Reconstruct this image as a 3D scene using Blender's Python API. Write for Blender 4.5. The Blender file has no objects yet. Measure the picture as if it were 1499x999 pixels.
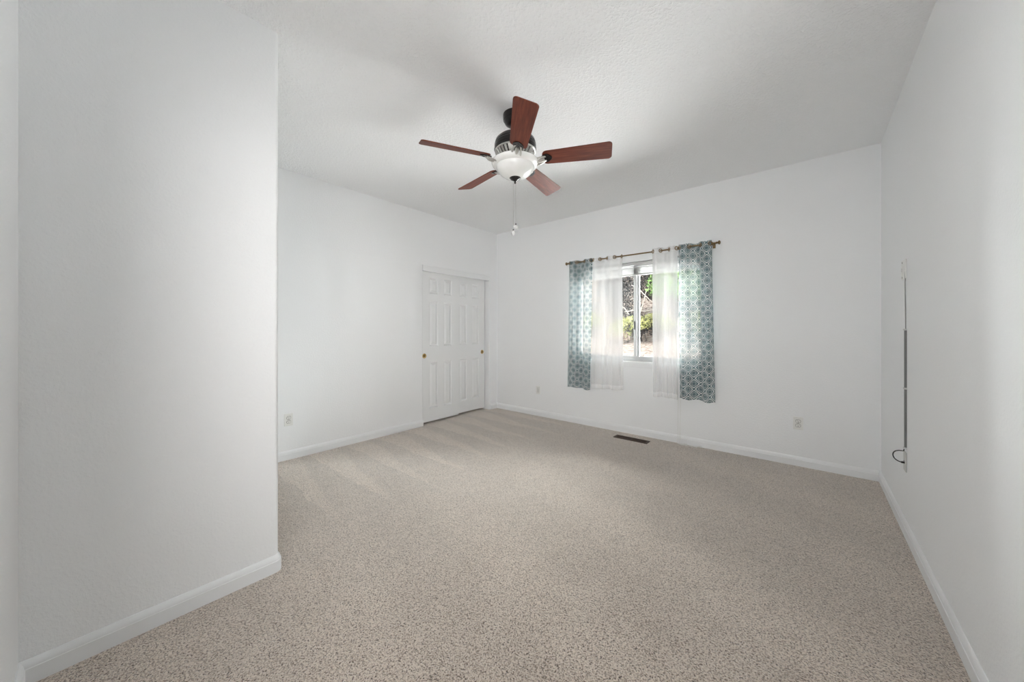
import bpy, bmesh, math, random
from mathutils import Vector, Matrix, noise
PI = math.pi
sc = bpy.context.scene
COL = sc.collection
random.seed(7)

# ---------------------------------------------------------------- camera
H = 1.23
TH = math.radians(40.15)
cam_d = bpy.data.cameras.new('camera')
cam = bpy.data.objects.new('camera', cam_d); COL.objects.link(cam)
cam.location = (0, 0, H)
cam.rotation_euler = (PI / 2, 0, TH)
cam_d.sensor_width = 36.0
cam_d.lens = 515.0 / 1499.0 * 36.0
cam_d.shift_y = -15.5 / 1499.0
cam_d.clip_start = 0.02
sc.camera = cam

# ---------------------------------------------------------------- colour management, world, lights
sc.view_settings.view_transform = 'Standard'
sc.view_settings.look = 'None'
sc.view_settings.gamma = 1.0
sc.view_settings.use_curve_mapping = False
sc.view_settings.exposure = 0.33
sc.cycles.max_bounces = 16
sc.cycles.diffuse_bounces = 8
sc.cycles.transparent_max_bounces = 24
sc.cycles.caustics_reflective = False
sc.cycles.caustics_refractive = False

world = bpy.data.worlds.new('world'); sc.world = world
world.use_nodes = True
bg = world.node_tree.nodes['Background']
bg.inputs['Color'].default_value = (0.93, 0.97, 1.0, 1)
bg.inputs['Strength'].default_value = 1.0


def lamp(name, kind, loc, direction, energy, color=(1, 1, 1), size=None, angle=None, spread=None):
    d = bpy.data.lights.new(name, kind); d.energy = energy; d.color = color
    if kind == 'AREA':
        d.shape = 'RECTANGLE'; d.size, d.size_y = size
        if spread: d.spread = math.radians(spread)
    if angle: d.angle = math.radians(angle)
    o = bpy.data.objects.new(name, d); COL.objects.link(o)
    o.location = loc
    o.rotation_euler = Vector(direction).to_track_quat('-Z', 'Y').to_euler()
    return o


SUN = lamp('sun', 'SUN', (0, 0, 8), (0.45, 0.42, -0.80), 3.4, (1.0, 0.95, 0.88), angle=0.6)
# panels added outside, out of view, to light the room through the window
# high panel stands in for sky light; the two side panels are added to brighten walls
FILL_SKY = lamp('sky_fill_panel', 'AREA', (-0.3, 6.3, 3.7), (-0.22, -0.80, -0.52), 1700, (0.97, 0.985, 1.0), size=(4.5, 1.8))
FILLR = lamp('side_fill_panel', 'AREA', (1.9, 6.4, 2.3), (-0.68, -0.72, -0.12), 1900, (0.97, 0.985, 1.0), size=(3.4, 2.6))
FILLF = lamp('far_side_fill_panel', 'AREA', (-5.4, 6.3, 2.2), (0.70, -0.72, -0.08), 2000, (0.97, 0.985, 1.0), size=(3.0, 2.4))
FILL_LOW = lamp('low_fill_panel', 'AREA', (-1.6, 5.9, 0.22), (0, -0.50, 0.86), 980, (0.97, 0.985, 1.0), size=(5.0, 2.6))  # panel added below the sill for an assumed upward bounce off the ground
# fill panels added in the unseen hall behind the camera to brighten the room
FILL_HALL = lamp('hall_fill_panel', 'AREA', (0.22, -0.75, 1.45), (-0.86, 0.62, 0.02), 9.5, (1.0, 0.985, 0.965), size=(0.8, 1.2), spread=80)
FILL_HALL2 = lamp('hall_fill_panel_back', 'AREA', (-0.45, -1.2, 1.5), (-0.3, 1, 0.06), 9.5, (1.0, 0.985, 0.965), size=(1.0, 1.2), spread=85)


# ---------------------------------------------------------------- material helpers
def M(name, color=(0.8, 0.8, 0.8), rough=0.5, metal=0.0, spec=0.5, coat=0.0):
    m = bpy.data.materials.new(name); m.use_nodes = True
    b = m.node_tree.nodes['Principled BSDF']
    b.inputs['Base Color'].default_value = (*color, 1)
    b.inputs['Roughness'].default_value = rough
    b.inputs['Metallic'].default_value = metal
    b.inputs['Specular IOR Level'].default_value = spec
    b.inputs['Coat Weight'].default_value = coat
    return m


class NT:
    def __init__(s, m):
        s.t = m.node_tree; s.b = s.t.nodes.get('Principled BSDF'); s.out = s.t.nodes.get('Material Output')

    def n(s, kind, **kw):
        nd = s.t.nodes.new(kind)
        ins = kw.pop('ins', {})
        for k, v in kw.items(): setattr(nd, k, v)
        for k, v in ins.items():
            if isinstance(v, bpy.types.NodeSocket): s.t.links.new(v, nd.inputs[k])
            else: nd.inputs[k].default_value = v
        return nd

    def math(s, op, a, b=0.0, c=0.0):
        return s.n('ShaderNodeMath', operation=op, ins={0: a, 1: b, 2: c}).outputs[0]

    def pos(s):
        return s.n('ShaderNodeNewGeometry').outputs['Position']

    def mapping(s, vec, scale=(1, 1, 1), rot=(0, 0, 0), loc=(0, 0, 0)):
        return s.n('ShaderNodeMapping', ins={'Vector': vec, 'Scale': scale, 'Rotation': rot, 'Location': loc}).outputs[0]

    def noise(s, vec, scale, detail=2.0, rough=0.5):
        return s.n('ShaderNodeTexNoise', ins={'Vector': vec, 'Scale': scale, 'Detail': detail, 'Roughness': rough}).outputs['Fac']

    def ramp(s, fac, stops, interp='LINEAR'):
        r = s.n('ShaderNodeValToRGB', ins={'Fac': fac})
        r.color_ramp.interpolation = interp
        e = r.color_ramp.elements
        while len(e) < len(stops): e.new(0.5)
        for el, (p, c) in zip(e, stops):
            el.position = p; el.color = (*c, 1) if len(c) == 3 else c
        return r.outputs['Color']

    def mix(s, fac, a, b, blend='MIX'):
        nd = s.n('ShaderNodeMix', data_type='RGBA', blend_type=blend)
        for key, v in ((0, fac), (6, a), (7, b)):
            if isinstance(v, bpy.types.NodeSocket): s.t.links.new(v, nd.inputs[key])
            else: nd.inputs[key].default_value = v if not isinstance(v, tuple) else ((*v, 1) if len(v) == 3 else v)
        return nd.outputs[2]

    def bump(s, height, strength, dist):
        nd = s.n('ShaderNodeBump', ins={'Height': height, 'Strength': strength, 'Distance': dist})
        s.t.links.new(nd.outputs[0], s.b.inputs['Normal'])

    def color(s, sock): s.t.links.new(sock, s.b.inputs['Base Color'])


def mat_plaster(name, color, scale, strength, dist, rough=0.6):
    m = M(name, color, rough, spec=0.25); t = NT(m); p = t.pos()
    a = t.noise(p, scale, 3.0, 0.55)
    a2 = t.math('SMOOTH_MIN', t.math('MAXIMUM', a, 0.47), 0.62, 0.05)
    b = t.noise(p, scale * 3.5, 2.0)
    t.bump(t.math('ADD', a2, t.math('MULTIPLY', b, 0.12)), strength, dist)
    return m


WALL = mat_plaster('wall_paint', (0.912, 0.922, 0.932), 85, 0.45, 0.007)
CEIL = mat_plaster('ceiling_texture_paint', (0.928, 0.938, 0.948), 60, 0.9, 0.014, 0.75)
TRIM = M('white_trim_paint', (0.87, 0.88, 0.89), 0.35, spec=0.4)
DOORP = M('closet_door_paint', (0.86, 0.87, 0.875), 0.42, spec=0.4)
VINYL = M('window_vinyl', (0.46, 0.46, 0.46), 0.4)  # white vinyl greyed: its backlit shade is put into the colour
PLASTIC = M('outlet_plastic', (0.84, 0.84, 0.82), 0.35)
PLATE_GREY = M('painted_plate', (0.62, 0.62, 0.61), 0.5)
SLOT = M('dark_slot', (0.03, 0.03, 0.03), 0.6)
SCREW = M('screw_steel', (0.45, 0.45, 0.45), 0.35, 1.0)
BRASS = M('polished_brass', (0.66, 0.48, 0.20), 0.22, 1.0)
BRASS_DARK = M('antique_brass', (0.25, 0.175, 0.09), 0.34, 1.0)
BRONZE = M('dark_bronze', (0.018, 0.016, 0.016), 0.28, 0.55, coat=0.3)
PEWTER = M('aged_pewter', (0.62, 0.61, 0.58), 0.33, 0.85)
BLACKC = M('black_cable', (0.02, 0.02, 0.02), 0.45)
CORD = M('white_cord', (0.78, 0.78, 0.75), 0.7)
GREYC = M('grey_cord', (0.30, 0.30, 0.30), 0.5)
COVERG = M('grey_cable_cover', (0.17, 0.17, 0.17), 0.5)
VENTB = M('brown_vent_metal', (0.085, 0.05, 0.032), 0.45, 0.3)
VENTD = M('vent_hole', (0.01, 0.008, 0.006), 0.9)
SLAT = M('blind_slat', (0.56, 0.56, 0.55), 0.45)  # white slats toned grey, with their backlit shade in the colour
BARK = M('bark', (0.055, 0.045, 0.042), 0.9, spec=0.1)
BARKP = M('pale_bark', (0.62, 0.58, 0.54), 0.9, spec=0.1)
STEEL = M('chain_metal', (0.55, 0.54, 0.52), 0.3, 1.0)
STUCCO = M('outside_stucco', (0.6, 0.57, 0.52), 0.9)


def mat_bowl():
    m = M('frosted_glass_bowl', (0.93, 0.93, 0.91), 0.25, spec=0.5, coat=0.25); t = NT(m)
    v = t.noise(t.pos(), 14, 4, 0.6)
    t.color(t.ramp(v, [(0.35, (0.90, 0.91, 0.88)), (0.65, (0.95, 0.95, 0.94))]))
    t.b.inputs['Subsurface Weight'].default_value = 0.2
    t.b.inputs['Subsurface Radius'].default_value = (0.03, 0.03, 0.03)
    return m


BOWL = mat_bowl()


def mat_wood():
    m = M('cherry_blade_wood', (0.2, 0.06, 0.035), 0.5, spec=0.3, coat=0.0); t = NT(m)
    uv = t.n('ShaderNodeUVMap').outputs[0]
    v = t.mapping(uv, (3.0, 42.0, 1.0))
    g = t.noise(v, 1.6, 5, 0.62)
    g2 = t.noise(t.mapping(uv, (9.0, 240.0, 1.0)), 1.0, 2)
    c = t.ramp(g, [(0.28, (0.075, 0.018, 0.011)), (0.5, (0.175, 0.038, 0.019)), (0.72, (0.27, 0.072, 0.036))])
    c = t.mix(t.math('MULTIPLY', g2, 0.45), c, (0.06, 0.016, 0.011))
    t.color(c)
    t.b.inputs['Coat Roughness'].default_value = 0.22
    return m


WOOD = mat_wood()


def mat_glass():
    m = bpy.data.materials.new('window_glass'); m.use_nodes = True
    t = NT(m); t.t.nodes.remove(t.b)
    tr = t.n('ShaderNodeBsdfTransparent', ins={'Color': (0.95, 0.97, 0.96, 1)})
    gl = t.n('ShaderNodeBsdfGlossy', ins={'Roughness': 0.02})
    fr = t.n('ShaderNodeFresnel', ins={'IOR': 1.45})
    mx = t.n('ShaderNodeMixShader', ins={0: fr.outputs[0], 1: tr.outputs[0], 2: gl.outputs[0]})
    t.t.links.new(mx.outputs[0], t.out.inputs['Surface'])
    return m


GLASS = mat_glass()


def mat_crystal():
    m = M('clear_crystal', (0.95, 0.95, 0.95), 0.04)
    b = m.node_tree.nodes['Principled BSDF']
    b.inputs['Transmission Weight'].default_value = 0.35
    b.inputs['IOR'].default_value = 1.5
    return m


CRYSTAL = mat_crystal()


def cloth_nodes(t, color, through, see, trans_fac):
    """thin woven cloth: part open weave, part thread that scatters and lets light through"""
    t.t.nodes.remove(t.b)
    df = t.n('ShaderNodeBsdfDiffuse', ins={'Color': color})
    tl = t.n('ShaderNodeBsdfTranslucent', ins={'Color': through})
    tr = t.n('ShaderNodeBsdfTransparent')
    body = t.n('ShaderNodeMixShader', ins={0: trans_fac, 1: df.outputs[0], 2: tl.outputs[0]})
    mx = t.n('ShaderNodeMixShader', ins={0: see, 1: body.outputs[0], 2: tr.outputs[0]})
    t.t.links.new(mx.outputs[0], t.out.inputs['Surface'])


def mat_sheer():
    m = bpy.data.materials.new('white_sheer_voile'); m.use_nodes = True; t = NT(m)
    uv = t.n('ShaderNodeUVMap').outputs[0]
    weave = t.noise(t.mapping(uv, (60, 900, 1)), 1.0, 2)
    weave2 = t.noise(t.mapping(uv, (900, 60, 1)), 1.0, 2)
    w = t.math('ADD', t.math('MULTIPLY', weave, 0.5), t.math('MULTIPLY', weave2, 0.5))
    sep = t.n('ShaderNodeSeparateXYZ', ins={0: uv})
    hem = t.math('LESS_THAN', sep.outputs[1], 0.055)
    head = t.math('GREATER_THAN', sep.outputs[1], 1.60)
    dbl = t.math('MAXIMUM', hem, head)
    see = t.math('SUBTRACT', t.math('MULTIPLY_ADD', w, 0.44, 0.16), t.math('MULTIPLY', dbl, 0.14))
    cloth_nodes(t, (0.90, 0.90, 0.90, 1), (0.90, 0.90, 0.90, 1), see, 0.05)
    return m


def mat_trellis():
    m = bpy.data.materials.new('teal_trellis_print_voile'); m.use_nodes = True; t = NT(m)
    uv = t.n('ShaderNodeUVMap').outputs[0]
    sep = t.n('ShaderNodeSeparateXYZ', ins={0: uv})
    P = 0.112
    cx = t.math('COSINE', t.math('MULTIPLY', sep.outputs[0], 2 * PI / P))
    cy = t.math('COSINE', t.math('MULTIPLY', sep.outputs[1], 2 * PI / P))
    f = t.math('ADD', cx, cy)
    af = t.math('ABSOLUTE', f)
    # petals of the medallion: a quatrefoil ripple of its rim
    c2 = t.math('MULTIPLY', t.math('COSINE', t.math('MULTIPLY', sep.outputs[0], 6 * PI / P)),
                t.math('COSINE', t.math('MULTIPLY', sep.outputs[1], 6 * PI / P)))
    g = t.math('MULTIPLY_ADD', c2, 0.16, af)
    white = t.math('MULTIPLY', t.math('GREATER_THAN', g, 0.24), t.math('LESS_THAN', g, 0.66))
    pet = t.math('MULTIPLY', t.math('GREATER_THAN', g, 1.22), t.math('LESS_THAN', g, 1.55))
    white = t.math('MAXIMUM', white, t.math('MULTIPLY', pet, 0.35))
    tone = t.noise(t.mapping(uv, (1, 1, 1)), 18, 2)
    teal = t.ramp(tone, [(0.3, (0.030, 0.085, 0.098)), (0.7, (0.085, 0.18, 0.20))])
    col = t.mix(white, teal, (0.91, 0.93, 0.93))
    see = t.math('MULTIPLY_ADD', white, -0.03, 0.23)
    thru = t.mix(0.72, col, (0.85, 0.88, 0.88))
    cloth_nodes(t, col, thru, see, 0.12)
    return m


SHEER = mat_sheer()
TRELLIS = mat_trellis()


def mat_carpet():
    m = M('beige_cut_pile_carpet', (0.5, 0.43, 0.36), 0.95, spec=0.05); t = NT(m); p = t.pos()
    t.b.inputs['Sheen Weight'].default_value = 1.0; t.b.inputs['Sheen Roughness'].default_value = 0.30; t.b.inputs['Sheen Tint'].default_value = (0.95, 0.95, 0.95, 1)
    vor = t.n('ShaderNodeTexVoronoi', ins={'Vector': p, 'Scale': 250.0, 'Randomness': 1.0})
    cell = t.n('ShaderNodeSeparateColor', ins={0: vor.outputs['Color']}).outputs[0]
    n1 = t.noise(p, 150, 2, 0.6)
    mixn = t.math('MULTIPLY_ADD', n1, 0.9, t.math('MULTIPLY', cell, 0.45))
    base = t.ramp(mixn, [(0.38, (0.060, 0.042, 0.031)), (0.50, (0.36, 0.284, 0.226)),
                         (0.62, (0.57, 0.475, 0.395)), (0.84, (0.80, 0.71, 0.62))])
    # nap brushed one way or the other by the vacuum cleaner: wedge-shaped strokes from the closet wall
    sep = t.n('ShaderNodeSeparateXYZ', ins={0: p})
    wob = t.noise(p, 2.2, 2)
    yy = t.math('ADD', sep.outputs[1], t.math('MULTIPLY', wob, 0.16))
    fr = t.math('FRACT', t.math('DIVIDE', yy, 0.36))
    xw = t.n('ShaderNodeMapRange', ins={0: sep.outputs[0], 1: -3.75, 2: -2.3, 3: 0.75, 4: 0.05}).outputs[0]
    st1 = t.n('ShaderNodeMapRange', ins={0: t.math('SUBTRACT', xw, fr), 1: -0.05, 2: 0.05, 3: 0.0, 4: 1.0}).outputs[0]
    m1 = t.n('ShaderNodeMapRange', ins={0: sep.outputs[0], 1: -2.6, 2: -2.0, 3: 1.0, 4: 0.0}).outputs[0]
    st1 = t.math('MULTIPLY', st1, m1)
    q = t.n('ShaderNodeSeparateXYZ', ins={0: t.mapping(p, rot=(0, 0, math.radians(18)))})
    fr2 = t.math('PINGPONG', t.math('ADD', q.outputs[1], t.math('MULTIPLY', wob, 0.3)), 0.38)
    st2 = t.n('ShaderNodeMapRange', ins={0: fr2, 1: 0.12, 2: 0.30, 3: 0.0, 4: 0.55}).outputs[0]
    m2 = t.n('ShaderNodeMapRange', ins={0: sep.outputs[0], 1: -2.6, 2: -1.6, 3: 0.0, 4: 1.0}).outputs[0]
    st2 = t.math('MULTIPLY', st2, m2)
    blot = t.noise(p, 5.5, 3, 0.6)
    nap = t.math('ADD', t.math('ADD', st1, st2), t.math('MULTIPLY_ADD', blot, 1.4, -0.75))
    k = t.math('MULTIPLY_ADD', nap, 0.16, 1.0)
    kc = t.n('ShaderNodeCombineXYZ', ins={0: k, 1: k, 2: k}).outputs[0]
    t.color(t.mix(1.0, base, kc, 'MULTIPLY'))
    t.bump(t.math('ADD', mixn, t.math('MULTIPLY', blot, 0.3)), 0.8, 0.012)
    return m


CARPET = mat_carpet()


def mat_leaf(name, c1, c2):
    m = M(name, c1, 0.6, spec=0.2); t = NT(m)
    r = t.noise(t.pos(), 6, 2)
    t.color(t.ramp(r, [(0.35, c1), (0.65, c2)]))
    return m


LEAF_Y = mat_leaf('yellow_green_leaf', (0.30, 0.33, 0.10), (0.55, 0.54, 0.27))
LEAF_G = mat_leaf('fresh_green_leaf', (0.10, 0.22, 0.055), (0.30, 0.45, 0.17))
LEAF_D = mat_leaf('dark_leaf', (0.012, 0.012, 0.012), (0.05, 0.048, 0.05))
LEAF_P = mat_leaf('dry_pinkish_leaf', (0.33, 0.22, 0.17), (0.60, 0.48, 0.40))


def mat_ground():
    m = M('dry_leaf_litter_ground', (0.6, 0.55, 0.5), 0.95, spec=0.05); t = NT(m); p = t.pos()
    a = t.noise(p, 9, 4, 0.7)
    c = t.ramp(a, [(0.38, (0.16, 0.11, 0.10)), (0.48, (0.42, 0.345, 0.31)), (0.62, (0.60, 0.53, 0.49))])
    t.color(c); t.bump(a, 0.5, 0.05)
    return m


GROUND = mat_ground()


# ---------------------------------------------------------------- mesh helpers
class MB:
    def __init__(s): s.v = []; s.f = []; s.uv = None

    def add(s, vs, fs):
        o = len(s.v); s.v += [tuple(v) for v in vs]; s.f += [tuple(i + o for i in f) for f in fs]; return s

    def box(s, a, b):
        x0, y0, z0 = a; x1, y1, z1 = b
        return s.add([(x0, y0, z0), (x1, y0, z0), (x1, y1, z0), (x0, y1, z0), (x0, y0, z1), (x1, y0, z1), (x1, y1, z1), (x0, y1, z1)],
                     [(0, 3, 2, 1), (4, 5, 6, 7), (0, 1, 5, 4), (1, 2, 6, 5), (2, 3, 7, 6), (3, 0, 4, 7)])

    def lathe(s, prof, n=32, c=(0, 0, 0), axis='Z', caps=True):
        vs = []; fs = []
        for r, z in prof:
            for i in range(n):
                a = 2 * PI * i / n; p = (r * math.cos(a), r * math.sin(a), z)
                if axis == 'Y': p = (p[0], -p[2], p[1])
                if axis == 'X': p = (p[2], p[0], p[1])
                vs.append((c[0] + p[0], c[1] + p[1], c[2] + p[2]))
        for k in range(len(prof) - 1):
            for i in range(n):
                j = (i + 1) % n
                fs.append((k * n + i, k * n + j, (k + 1) * n + j, (k + 1) * n + i))
        if caps:
            if prof[0][0] > 1e-6: fs.append(tuple(reversed(range(n))))
            if prof[-1][0] > 1e-6: fs.append(tuple(range((len(prof) - 1) * n, len(prof) * n)))
        return s.add(vs, fs)

    def tube(s, pts, r, n=8, closed=False):
        pts = [Vector(p) for p in pts]; N = len(pts)
        rs = r if isinstance(r, (list, tuple)) else [r] * N
        vs = []; fs = []; up = None
        for i, p in enumerate(pts):
            if closed: d = (pts[(i + 1) % N] - pts[i - 1])
            else: d = pts[min(i + 1, N - 1)] - pts[max(i - 1, 0)]
            d.normalize()
            if up is None:
                up = Vector((0, 0, 1)) if abs(d.z) < 0.9 else Vector((1, 0, 0))
            x = d.cross(up); x.normalize(); up2 = x.cross(d); up = up2
            for k in range(n):
                a = 2 * PI * k / n
                vs.append(p + (x * math.cos(a) + up2 * math.sin(a)) * rs[i])
        R = N if closed else N - 1
        for i in range(R):
            j = (i + 1) % N
            for k in range(n):
                l = (k + 1) % n
                fs.append((i * n + k, i * n + l, j * n + l, j * n + k))
        if not closed: fs += [tuple(reversed(range(n))), tuple(range((N - 1) * n, N * n))]
        return s.add(vs, fs)

    def prism(s, outline, depth, frame):
        """outline in local 2D, extruded along local z by depth; frame: Matrix"""
        n = len(outline)
        vs = [frame @ Vector((x, y, 0)) for x, y in outline] + [frame @ Vector((x, y, depth)) for x, y in outline]
        fs = [tuple(reversed(range(n))), tuple(range(n, 2 * n))] + [(i, (i + 1) % n, n + (i + 1) % n, n + i) for i in range(n)]
        return s.add(vs, fs)

    def torus(s, c, axis, R, r, n=24, m=8):
        axis = Vector(axis).normalized(); u = axis.orthogonal().normalized(); w = axis.cross(u)
        return s.tube([Vector(c) + (u * math.cos(2 * PI * i / n) + w * math.sin(2 * PI * i / n)) * R for i in range(n)], r, m, True)

    def build(s, name, mat, parent=None, smooth=None, bevel=None, loc=None, fix=True):
        me = bpy.data.meshes.new(name); me.from_pydata(s.v, [], s.f); me.update()
        if fix:
            bm = bmesh.new(); bm.from_mesh(me)
            bmesh.ops.recalc_face_normals(bm, faces=bm.faces[:]); bm.to_mesh(me); bm.free()
        for mm in (mat if isinstance(mat, (list, tuple)) else [mat]): me.materials.append(mm)
        o = bpy.data.objects.new(name, me); COL.objects.link(o)
        if loc is not None: o.location = loc
        if parent is not None: o.parent = parent
        if smooth is not None:
            me.polygons.foreach_set('use_smooth', [True] * len(me.polygons))
            try: me.set_sharp_from_angle(angle=math.radians(smooth))
            except Exception: pass
        if bevel:
            b = o.modifiers.new('bevel', 'BEVEL'); b.width = bevel[0]; b.segments = bevel[1]; b.limit_method = 'ANGLE'
            b.angle_limit = math.radians(40); b.harden_normals = False
        return o


def rrect(w, h, r, n=5):
    pts = []
    for cx, cy, a0 in ((w / 2 - r, h / 2 - r, 0), (-w / 2 + r, h / 2 - r, 90), (-w / 2 + r, -h / 2 + r, 180), (w / 2 - r, -h / 2 + r, 270)):
        for i in range(n + 1):
            a = math.radians(a0 + 90 * i / n); pts.append((cx + r * math.cos(a), cy + r * math.sin(a)))
    return pts


def tag(o, label, cat, group=None):
    o['label'] = label; o['category'] = cat
    if group: o['group'] = group
    return o


def struct(o, label=None):
    o['kind'] = 'structure'
    if label: o['label'] = label
    return o


def empty(name, loc=(0, 0, 0)):
    o = bpy.data.objects.new(name, None); COL.objects.link(o); o.location = loc; o.empty_display_size = 0.05
    return o


# ---------------------------------------------------------------- the room
XL, XR, YB, YF = -3.79, 0.45, 4.12, -0.17     # closet wall, right wall, window wall, wall behind the camera
ZC = 2.755
BX, BY = -2.08, 0.61                          # projecting wall on the left
WX0, WX1, WZ0, WZ1 = -2.40, -0.82, 0.855, 2.045
CY0, CY1, CZ1 = 2.716, 3.945, 2.075
T = 0.14
DX0, DX1, DZ1 = -1.0, 0.40, 2.05              # doorway behind the camera

fl = MB(); fl.box((XL - 0.75, YF - 1.4, -0.12), (XR + T, YB + T, 0)); struct(fl.build('floor', CARPET), 'beige cut pile carpet with vacuum strokes')
ce = MB(); ce.box((XL - 0.75, YF - 1.4, ZC), (XR + T, YB + T, ZC + 0.15)); struct(ce.build('ceiling', CEIL), 'white textured ceiling')

w = MB()
w.box((XL - 0.75, YB, 0), (WX0, YB + T, ZC)); w.box((WX1, YB, 0), (XR + T, YB + T, ZC))
w.box((WX0, YB, 0), (WX1, YB + T, WZ0)); w.box((WX0, YB, WZ1), (WX1, YB + T, ZC))
struct(w.build('wall_back', WALL), 'white wall with the curtained window')

w = MB(); w.box((XR, YF - 1.4, 0), (XR + T, YB, ZC)); struct(w.build('wall_right', WALL), 'white wall on the right')


def rounded_wall(mb, pts, radius, z0, z1, seg=6):
    """closed plan outline, corners with given radius rounded"""
    out = []
    n = len(pts)
    for i, p in enumerate(pts):
        r = radius[i]
        if r <= 0: out.append(p); continue
        a = Vector(pts[i - 1]) - Vector(p); b = Vector(pts[(i + 1) % n]) - Vector(p)
        a.normalize(); b.normalize(); c = Vector(p) + (a + b) * r
        s = Vector(p) + a * r - c; e = Vector(p) + b * r - c
        for k in range(seg + 1):
            th = k / seg * PI / 2
            out.append(tuple(c + s * math.cos(th) + e * math.sin(th)))
    m = len(out)
    mb.add([(x, y, z0) for x, y in out] + [(x, y, z1) for x, y in out],
           [tuple(range(m)), tuple(range(m, 2 * m))] + [(i, (i + 1) % m, m + (i + 1) % m, m + i) for i in range(m)])


w = MB()
rounded_wall(w, [(XL - T, BY), (XL, BY), (XL, CY0), (XL - T, CY0)], [0, 0, 0.012, 0], 0, CZ1)
rounded_wall(w, [(XL - T, CY1), (XL, CY1), (XL, YB), (XL - T, YB)], [0, 0.012, 0, 0], 0, CZ1)
w.box((XL - T, BY, CZ1), (XL, YB, ZC))
struct(w.build('wall_left', WALL, smooth=50), 'white wall with the closet opening')
# closet interior shell behind the doors
w = MB()
w.box((XL - 0.75, CY0 - 0.3, 0), (XL - 0.70, YB, ZC)); w.box((XL - 0.70, CY0 - 0.35, 0), (XL - T, CY0 - 0.3, ZC))
struct(w.build('wall_closet', WALL))

w = MB(); rounded_wall(w, [(XL - T, YF - T), (BX, YF - T), (BX, BY), (XL - T, BY)], [0, 0, 0.022, 0], 0, ZC, 8)
struct(w.build('wall_near_left', WALL, smooth=50), 'near white wall with a rounded outside corner')
w = MB()
w.box((BX, YF - T, 0), (DX0, YF, ZC)); w.box((DX1, YF - T, 0), (XR, YF, ZC)); w.box((DX0, YF - T, DZ1), (DX1, YF, ZC))
struct(w.build('wall_front', WALL))
w = MB()
w.box((DX0 - T, YF - 1.4, 0), (DX0, YF - T, ZC)); w.box((DX0 - T, YF - 1.5, 0), (XR + T, YF - 1.4, ZC))
struct(w.build('wall_hall', WALL))

# ---- baseboards: one moulded profile swept round each wall
PROF = [(0, 0), (0.015, 0), (0.015, 0.056), (0.0125, 0.058), (0.0125, 0.063), (0.0105, 0.070), (0.0065, 0.078), (0.003, 0.083), (0, 0.084)]


def baseboard(name, path, label=None):
    """path: plan points, room on the left-hand side of travel"""
    P = [Vector(p) for p in path]; N = len(P); mb = MB(); vs = []; fs = []
    for i, p in enumerate(P):
        d0 = (P[i] - P[i - 1]).normalized() if i else None
        d1 = (P[i + 1] - P[i]).normalized() if i < N - 1 else None
        n0 = Vector((-d0.y, d0.x)) if d0 is not None else None
        n1 = Vector((-d1.y, d1.x)) if d1 is not None else None
        if n0 is None: n = n1
        elif n1 is None: n = n0
        else: n = (n0 + n1) / (1 + n0.dot(n1))
        for t, z in PROF: vs.append((p.x + n.x * t, p.y + n.y * t, z))
    k = len(PROF)
    for i in range(N - 1):
        for j in range(k - 1):
            fs.append((i * k + j, (i + 1) * k + j, (i + 1) * k + j + 1, i * k + j + 1))
    fs += [tuple(range(k)), tuple(range((N - 1) * k, N * k))]
    mb.add(vs, fs)
    return struct(mb.build(name, TRIM, smooth=35), label)


baseboard('baseboard_right', [(XR, YF), (XR, YB)])
baseboard('baseboard_back', [(XR - 0.015, YB), (XL, YB), (XL, CY1 + 0.018)])
baseboard('baseboard_left', [(XL, CY0), (XL, BY), (BX - 0.03, BY)])
arc = [(BX - 0.022 + 0.022 * math.sin(a), BY - 0.022 + 0.022 * math.cos(a)) for a in [PI / 2 * k / 4 for k in range(5)]]
baseboard('baseboard_near_left', [(BX - 0.03, BY)] + arc + [(BX, YF), (DX0, YF)])

# ---- the window
win = struct(empty('window_1', ((WX0 + WX1) / 2, YB + 0.09, WZ0)), 'white vinyl sliding window over the garden')
wc = Vector(win.location)


def L(p): return (p[0] - wc.x, p[1] - wc.y, p[2] - wc.z)


def frame_rect(mb, x0, x1, z0, z1, y0, y1, wd):
    mb.box(L((x0, y0, z0)), L((x1, y1, z0 + wd))); mb.box(L((x0, y0, z1 - wd)), L((x1, y1, z1)))
    mb.box(L((x0, y0, z0 + wd)), L((x0 + wd, y1, z1 - wd))); mb.box(L((x1 - wd, y0, z0 + wd)), L((x1, y1, z1 - wd)))


XM = -1.585
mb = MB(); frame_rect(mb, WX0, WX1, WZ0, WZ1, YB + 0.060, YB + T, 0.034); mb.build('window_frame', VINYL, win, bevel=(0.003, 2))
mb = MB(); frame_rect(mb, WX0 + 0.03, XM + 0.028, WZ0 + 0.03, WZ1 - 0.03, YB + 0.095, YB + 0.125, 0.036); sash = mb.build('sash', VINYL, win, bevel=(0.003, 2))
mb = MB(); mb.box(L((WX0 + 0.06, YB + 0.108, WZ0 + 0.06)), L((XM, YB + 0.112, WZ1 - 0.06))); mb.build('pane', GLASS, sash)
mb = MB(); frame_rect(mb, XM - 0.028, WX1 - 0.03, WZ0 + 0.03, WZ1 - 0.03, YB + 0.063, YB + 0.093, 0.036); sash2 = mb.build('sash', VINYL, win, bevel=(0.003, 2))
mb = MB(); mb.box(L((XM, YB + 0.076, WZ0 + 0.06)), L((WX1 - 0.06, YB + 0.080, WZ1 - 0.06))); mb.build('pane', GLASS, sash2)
mb = MB(); mb.box(L((XM - 0.02, YB + 0.052, 1.24)), L((XM - 0.008, YB + 0.063, 1.34))); mb.build('latch', SLOT, sash2, bevel=(0.003, 2))
mb = MB(); mb.box(L((WX0 - 0.03, YB - 0.018, WZ0 - 0.018)), L((WX1 + 0.03, YB + 0.0, WZ0 + 0.004)))
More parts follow.
